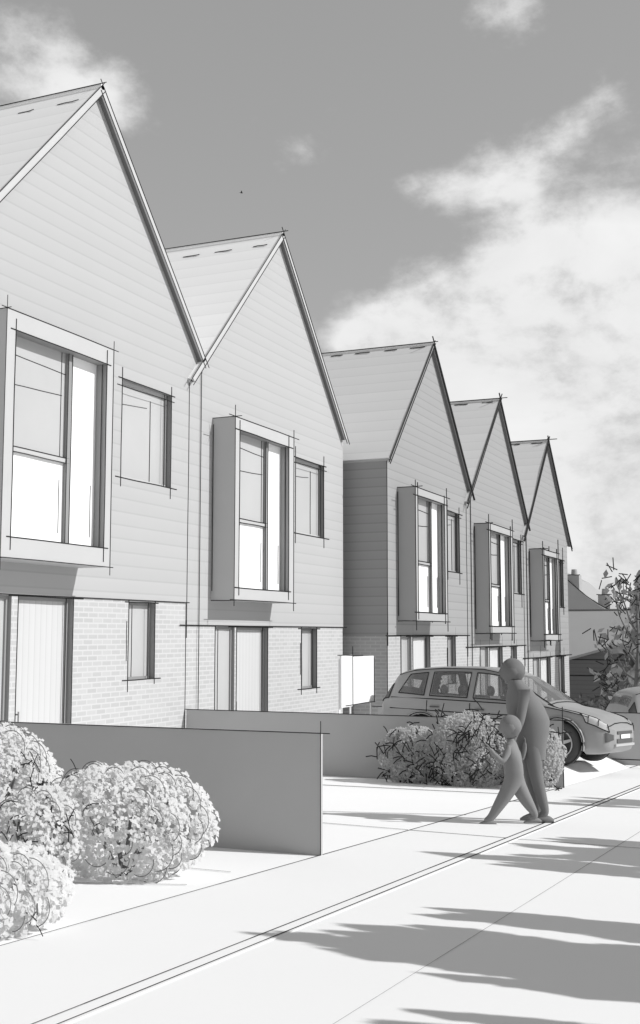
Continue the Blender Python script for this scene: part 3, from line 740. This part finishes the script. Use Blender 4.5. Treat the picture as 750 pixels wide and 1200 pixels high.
    for w in WX:
        for s in (-1,1):
            ty=MB(); prof=[(.20,.66),(.31,.655),(.355,.68),(WR,.72),(WR,.83),(.355,.87),(.31,.885),(.23,.88),(.215,.86)]
            N=32
            ty.grid([[(-w+r*math.cos(2*PI*k/N),s*y,WR+r*math.sin(2*PI*k/N)) for r,y in prof] for k in range(N+1)],'tyre')
            wh=ty.build('wheel',T)
            rm=MB(); rm.grid([[(-w+r*math.cos(2*PI*k/N),s*y,WR+r*math.sin(2*PI*k/N)) for r,y in ((.0,.80),(.2,.80),(.216,.872),(.235,.884))] for k in range(N+1)],'dark_trim')
            for k in range(5):
                a=2*PI*k/5+.3; d=V((math.cos(a),0,math.sin(a))); n=V((-math.sin(a),0,math.cos(a))); c=V((-w,s*.868,WR))
                rm.face([c+d*.03-n*.035,c+d*.225-n*.022,c+d*.225+n*.022,c+d*.03+n*.035],'rim'); rm.tube([c+d*.04+n*.036,c+d*.22+n*.024],.006,'ink',4,False)
            rm.tube([(-w,s*.85,WR),(-w,s*.875,WR)],.06,'rim',10)
            rm.tube([(-w+.228*math.cos(2*PI*k/N),s*.885,WR+.228*math.sin(2*PI*k/N)) for k in range(N+1)],.012,'rim',6)
            rm.tube([(-w+.372*math.cos(2*PI*k/N),s*.86,WR+.372*math.sin(2*PI*k/N)) for k in range(N+1)],.007,'ink',4)
            o=rm.build('rim',wh)
    return T
make_car('silver estate car parked nose to the street behind the second wall and grey shrubs',(-3.27,20.95,DZ(20.95)),math.radians(-9),'paint','parked cars').rotation_euler[0]=-.045
make_car('grey car beyond the third garden wall, cut by the right edge',(-.85,30.6,gz(28)),math.radians(32),'paint2','parked cars')

# ------------------------------------------------------------------ people
def person(label,foot,J,edges,head,mats,group,hair_pts,scale_px,hands,shoes,extra=None):
    """J: joint -> (u, depth, v, radius): u along the walk plane (picture right), depth away, v up; all metres from the ground below"""
    F=V((.918,.396,0)); Dp=V((-.396,.918,0)); O=V(foot)
    W=lambda p: F*p[0]+Dp*p[1]+V((0,0,p[2]))
    names=list(J); me=bpy.data.meshes.new('skeleton'); vs=[W(J[n]) for n in names]; ed=[(names.index(a),names.index(b)) for a,b in edges]; rad=[J[n][3] for n in names]
    # five fingers per hand
    for hn,dirv in hands:
        hv=V(J[hn][:3]); d=V(dirv).normalized(); s=d.cross(V((0,1,0))); 
        if s.length<.1: s=V((1,0,0))
        s.normalize(); n=d.cross(s); R=J[hn][3]; hi=names.index(hn)
        for k in range(4):
            o=(k-1.5)*R*.62; L=R*(2.3,2.7,2.5,1.9)[k]
            a=len(vs); vs.append(W(hv+d*R*.9+n*o)); vs.append(W(hv+d*(R*.9+L*.5)+n*o*1.1)); vs.append(W(hv+d*(R*.9+L*.9)+n*o*1.1+s*L*.25))
            rad+=[R*.30,R*.27,R*.22]; ed+=[(hi,a),(a,a+1),(a+1,a+2)]
        a=len(vs); vs.append(W(hv+n*R*1.0+d*R*.2)); vs.append(W(hv+n*R*1.5+d*R*1.2)); rad+=[R*.34,R*.26]; ed+=[(hi,a),(a,a+1)]
    me.from_pydata([tuple(v) for v in vs],ed,[]); ob=bpy.data.objects.new('skeleton',me); COL.objects.link(ob)
    sk=ob.modifiers.new('skin','SKIN'); sk.use_smooth_shade=True
    su=ob.modifiers.new('sub','SUBSURF'); su.levels=2; su.render_levels=2
    ri=names.index('pelvis')
    for i,r in enumerate(rad):
        d=me.skin_vertices[0].data[i]; rr=r if isinstance(r,tuple) else (r,r); d.radius=rr; d.use_root=(i==ri)
    dg=bpy.context.evaluated_depsgraph_get(); mesh=bpy.data.meshes.new_from_object(ob.evaluated_get(dg))
    bpy.data.objects.remove(ob)
    mb=MB(); i0=mb.mi(mats[0])
    mb.v=[tuple(v.co) for v in mesh.vertices]; mb.f=[tuple(p.vertices) for p in mesh.polygons]; mb.m=[i0]*len(mb.f); mb.sm=[True]*len(mb.f)
    # head, joined to the body: skull narrowing to the jaw, nose, brow, ears; it faces -u
    hu,hd,hv,hr,hh=head
    vsI,fsI=ICO[3]; bi=len(mb.v)
    for p in vsI:
        x,y,z=p
        x*=hr*1.12; y*=hr*.9; zz=z*hh
        if z<0: x*=1-.22*(-z); y*=1-.30*(-z)
        if x<0 and -.35<z<.15 and abs(p[1])<.16: x-=hr*.22*(1-abs(z+.12)*2.5)          # nose
        if x<0 and abs(z-.02)<.10 and .2<abs(p[1])<.5: x+=hr*.10                        # eye sockets
        if x<0 and abs(z+.52)<.06 and abs(p[1])<.3: x+=hr*.06                           # mouth
        if abs(p[1])>.93 and abs(z)<.3: y*=1.15                                         # ears
        mb.v.append(tuple(W(V((hu+x,hd+y,hv+zz)))))
    for f in fsI: mb.f.append(tuple(bi+j for j in f)); mb.m.append(i0); mb.sm.append(True)
    T=thing('person',label,'person',foot,group=group)
    mb.build('body',T)
    h=MB(); rows=[]
    for a in range(11):
        row=[]
        for k in range(25):
            ph=2*PI*k/24; cp=math.cos(ph)                  # cp<0: the face side
            th=a/10*PI*(.66+.10*cp if cp>0 else .66+.30*cp)
            tk=1.0 if a<8 else 1.0-.07*(a-7)               # the edge of the hair tucks in to the head
            gx=(1.20 if cp>0 else 1.14)*tk*(1+.015*math.sin(9*ph+a))
            row.append(tuple(W(V((hu+hr*.04+hr*gx*math.sin(th)*cp,hd+hr*1.0*tk*(1+.015*math.sin(7*ph))*math.sin(th)*math.sin(ph),hv+hh*1.07*math.cos(th))))))
        rows.append(row)
    h.grid(rows,mats[1]); h.build('hair',T)
    for (an,du,L,rr) in shoes:
        q=MB(); c=V(J[an][:3]); zb=0.0
        rows=[]
        for t in range(9):
            s=t/8; e=math.sin(PI*(.06+.9*s))**.5; w=rr*1.15*e; hgt=(.10-.045*s)*(L/.27)*e
            x=c[0]-du*(-.3*L+s*L)
            rows.append([tuple(W(V((x,c[1]+w*math.cos(2*PI*k/10)*.8,zb+hgt*.5*(1+math.sin(2*PI*k/10)))))) for k in range(11)])
        q.grid(rows,mats[0]); q.face(rows[0],mats[0]); q.face(list(reversed(rows[-1])),mats[0]); q.build('shoe',T)
    if extra: extra(T,W)
    # outline strokes along the clothing creases
    return T
def adult_extra(T,W):
    # open coat hanging to the thigh, full at the back
    q=MB(); rows=[]
    for (v,u0,wu,wd) in ((1.455,-.07,.078,.085),(1.42,-.055,.085,.10),(1.36,-.02,.12,.15),(1.28,.0,.16,.20),(1.16,.04,.20,.215),(1.04,.075,.215,.20),(.92,.085,.20,.19),(.82,.09,.17,.18),(.72,.10,.15,.17),(.64,.105,.135,.165)):
        rows.append([tuple(W(V((u0+wu*math.cos(a)+.012*math.sin(5*a)*(1.3-v),wd*math.sin(a),v)))) for a in [2*PI*k/28 for k in range(29)]])
    q.grid(rows,'cloth')
    px=12.4/1160
    q.build('coat',T)
AD=dict(pelvis=(.08,0,.85,.125),waist=(.06,0,1.0,.125),chest=(.03,0,1.18,(.13,.16)),neck=(-.05,0,1.37,.07),nh=(-.085,0,1.44,.066),
  shL=(.0,-.17,1.30,.065),elL=(-.06,-.24,1.04,.05),wrL=(-.14,-.26,.86,.034),haL=(-.15,-.26,.80,.036),
  shR=(.02,.17,1.30,.065),elR=(.27,.2,1.05,.055),wrR=(.26,.06,.90,.036),haR=(.21,.02,.87,.036),
  hipL=(.08,-.10,.82,.105),knL=(.12,-.10,.47,.075),anL=(.21,-.10,.10,.048),toL=(.12,-.10,.04,.035),
  hipR=(.09,.10,.82,.105),knR=(.09,.10,.47,.075),anR=(.17,.10,.10,.048),toR=(.08,.10,.04,.035))
AE=[('pelvis','waist'),('waist','chest'),('chest','neck'),('neck','nh'),('chest','shL'),('shL','elL'),('elL','wrL'),('wrL','haL'),('chest','shR'),('shR','elR'),('elR','wrR'),('wrR','haR'),
  ('pelvis','hipL'),('hipL','knL'),('knL','anL'),('anL','toL'),('pelvis','hipR'),('hipR','knR'),('knR','anR'),('anR','toR')]
person('dark grey adult in a long coat walking behind a child on the pavement',(-2.93,12.1,gz(12.1)),AD,AE,(-.095,0,1.535,.112,.135),('cloth','hair'),'walkers on the pavement',None,1,
  [('haL',(-.1,0,-1)),('haR',(-.6,-.3,-.4))],[('anL',1,.27,.05),('anR',1,.27,.05)],adult_extra)
CH=dict(pelvis=(.02,0,.46,.115),waist=(.01,0,.58,.12),chest=(.0,0,.70,(.115,.13)),neck=(-.01,0,.82,.045),nh=(-.02,0,.86,.045),
  shL=(-.05,-.11,.755,.045),elL=(-.13,-.17,.63,.036),wrL=(-.22,-.17,.72,.026),haL=(-.245,-.17,.755,.024),
  shR=(.03,.11,.755,.045),elR=(.12,.14,.62,.036),wrR=(.15,.12,.74,.026),haR=(.15,.12,.79,.024),
  hipL=(.0,-.06,.43,.095),knL=(-.11,-.06,.26,.072),anL=(-.235,-.06,.07,.042),toL=(-.30,-.06,.03,.03),
  hipR=(.03,.06,.43,.095),knR=(.13,.06,.25,.072),anR=(.24,.06,.07,.042),toR=(.17,.06,.03,.03))
person('small mid grey child striding beside the adult with one hand raised',(-2.96,11.79,gz(11.79)),CH,AE,(-.02,0,.965,.098,.118),('cloth2','hair2'),'walkers on the pavement',None,1,
  [('haL',(-.5,0,.8)),('haR',(0,0,1))],[('anL',1,.18,.036),('anR',1,.18,.036)])

# ------------------------------------------------------------------ camera, light, sky
cam=bpy.data.cameras.new('camera'); co=bpy.data.objects.new('camera',cam); COL.objects.link(co); S.camera=co
cam.sensor_fit='VERTICAL'; cam.sensor_height=36; cam.lens=36*1359/1200; cam.clip_end=4000; cam.clip_start=.1
PITCH,YAW=.1048,.4077
co.rotation_euler=(PI/2+PITCH,0,YAW)
sun=bpy.data.lights.new('sun','SUN'); sun.energy=3.7; sun.angle=math.radians(.4); so=bpy.data.objects.new('sun',sun); COL.objects.link(so)
so.rotation_euler=SV.to_track_quat('Z','Y').to_euler()
w=bpy.data.worlds.new('World'); S.world=w; w.use_nodes=True; nt=w.node_tree; bg=nt.nodes['Background']
sky=nt.nodes.new('ShaderNodeTexSky'); sky.sky_type='NISHITA'; sky.sun_disc=False; sky.sun_elevation=SUN_EL; sky.sun_rotation=PI/2-SUN_AZ
bw=nt.nodes.new('ShaderNodeRGBToBW'); nt.links.new(sky.outputs[0],bw.inputs[0])
tc=nt.nodes.new('ShaderNodeTexCoord')
def sky_dir(px,py):
    c,s=math.cos(PITCH),math.sin(PITCH); r=(px-375)/1359; u=-(py-600)/1359; up=u*c+s; fw=c-u*s; ca,sa=math.cos(YAW),math.sin(YAW)
    return V((r*ca-fw*sa,r*sa+fw*ca,up)).normalized()
n2=nt.nodes.new('ShaderNodeTexNoise'); n2.inputs['Scale'].default_value=26; n2.inputs['Detail'].default_value=8; n2.inputs['Roughness'].default_value=.62
n1=nt.nodes.new('ShaderNodeTexNoise'); n1.inputs['Scale'].default_value=7; n1.inputs['Detail'].default_value=9; n1.inputs['Roughness'].default_value=.58; n1.inputs['Distortion'].default_value=.3
mp=nt.nodes.new('ShaderNodeMapping'); mp.inputs['Scale'].default_value=(1,1,1.5); mp.inputs['Location'].default_value=(3.1,1.7,.4); nt.links.new(tc.outputs['Generated'],mp.inputs[0]); nt.links.new(mp.outputs[0],n1.inputs['Vector'])
total=None
# cloud banks: bearing (as seen), angular size in radians, weight
for x,y,sz,wt in ((25,75,.045,.5),(95,105,.035,.42),(150,110,.028,.30),(95,140,.025,.2),(605,12,.026,.5),(560,22,.016,.3),(350,183,.018,.36),(475,215,.014,.46),(520,222,.014,.40),(565,212,.022,.42),(620,195,.024,.44),(650,165,.018,.36),(680,138,.016,.34),(712,112,.016,.42),(600,240,.02,.3),
    (455,392,.03,.66),(410,405,.018,.45),(505,405,.03,.55),(565,385,.04,.5),(630,355,.04,.45),(735,345,.045,.45),(690,420,.09,.75),(600,470,.08,.7),(520,460,.05,.5),(765,520,.11,.9),(700,620,.16,1.1),(560,560,.09,.5)):
    d=nt.nodes.new('ShaderNodeVectorMath'); d.operation='DOT_PRODUCT'; nt.links.new(tc.outputs['Generated'],d.inputs[0]); d.inputs[1].default_value=sky_dir(x,y)
    e=math_node(nt,'MULTIPLY',math_node(nt,'SUBTRACT',d.outputs['Value'],1.0),1.4/sz**2)
    e=math_node(nt,'MULTIPLY',math_node(nt,'EXPONENT',e),wt)
    total=e if total is None else math_node(nt,'ADD',total,e)
total=math_node(nt,'MINIMUM',total,.84); bright=math_node(nt,'MINIMUM',total,.8)
nt.links.new(mp.outputs[0],n2.inputs['Vector'])
dens=math_node(nt,'ADD',math_node(nt,'MULTIPLY',math_node(nt,'SUBTRACT',n2.outputs['Fac'],.5),1.05),math_node(nt,'ADD',math_node(nt,'MULTIPLY',math_node(nt,'SUBTRACT',n1.outputs['Fac'],.5),1.35),total))
mr=nt.nodes.new('ShaderNodeMapRange'); mr.interpolation_type='SMOOTHSTEP'; mr.inputs['From Min'].default_value=.22; mr.inputs['From Max'].default_value=.88
nt.links.new(dens,mr.inputs['Value'])
mix=nt.nodes.new('ShaderNodeMix'); mix.data_type='FLOAT'
nt.links.new(mr.outputs[0],mix.inputs[0])
cl_=math_node(nt,'ADD',math_node(nt,'ADD',math_node(nt,'MULTIPLY',bright,3.9),4.8),math_node(nt,'MULTIPLY',math_node(nt,'SUBTRACT',n1.outputs['Fac'],.5),3.2)); nt.links.new(cl_,mix.inputs[3])
fl=math_node(nt,'MULTIPLY',math_node(nt,'POWER',bw.outputs[0],.35),2.68)
nt.links.new(fl,mix.inputs[2]); pass
nt.links.new(mix.outputs[0],bg.inputs['Color']); bg.inputs['Strength'].default_value=.1
S.view_settings.view_transform='Standard'; S.view_settings.look='None'; S.view_settings.exposure=.1; S.view_settings.gamma=1
S.render.engine='CYCLES'
S.cycles.max_bounces=6; S.cycles.use_denoising=True
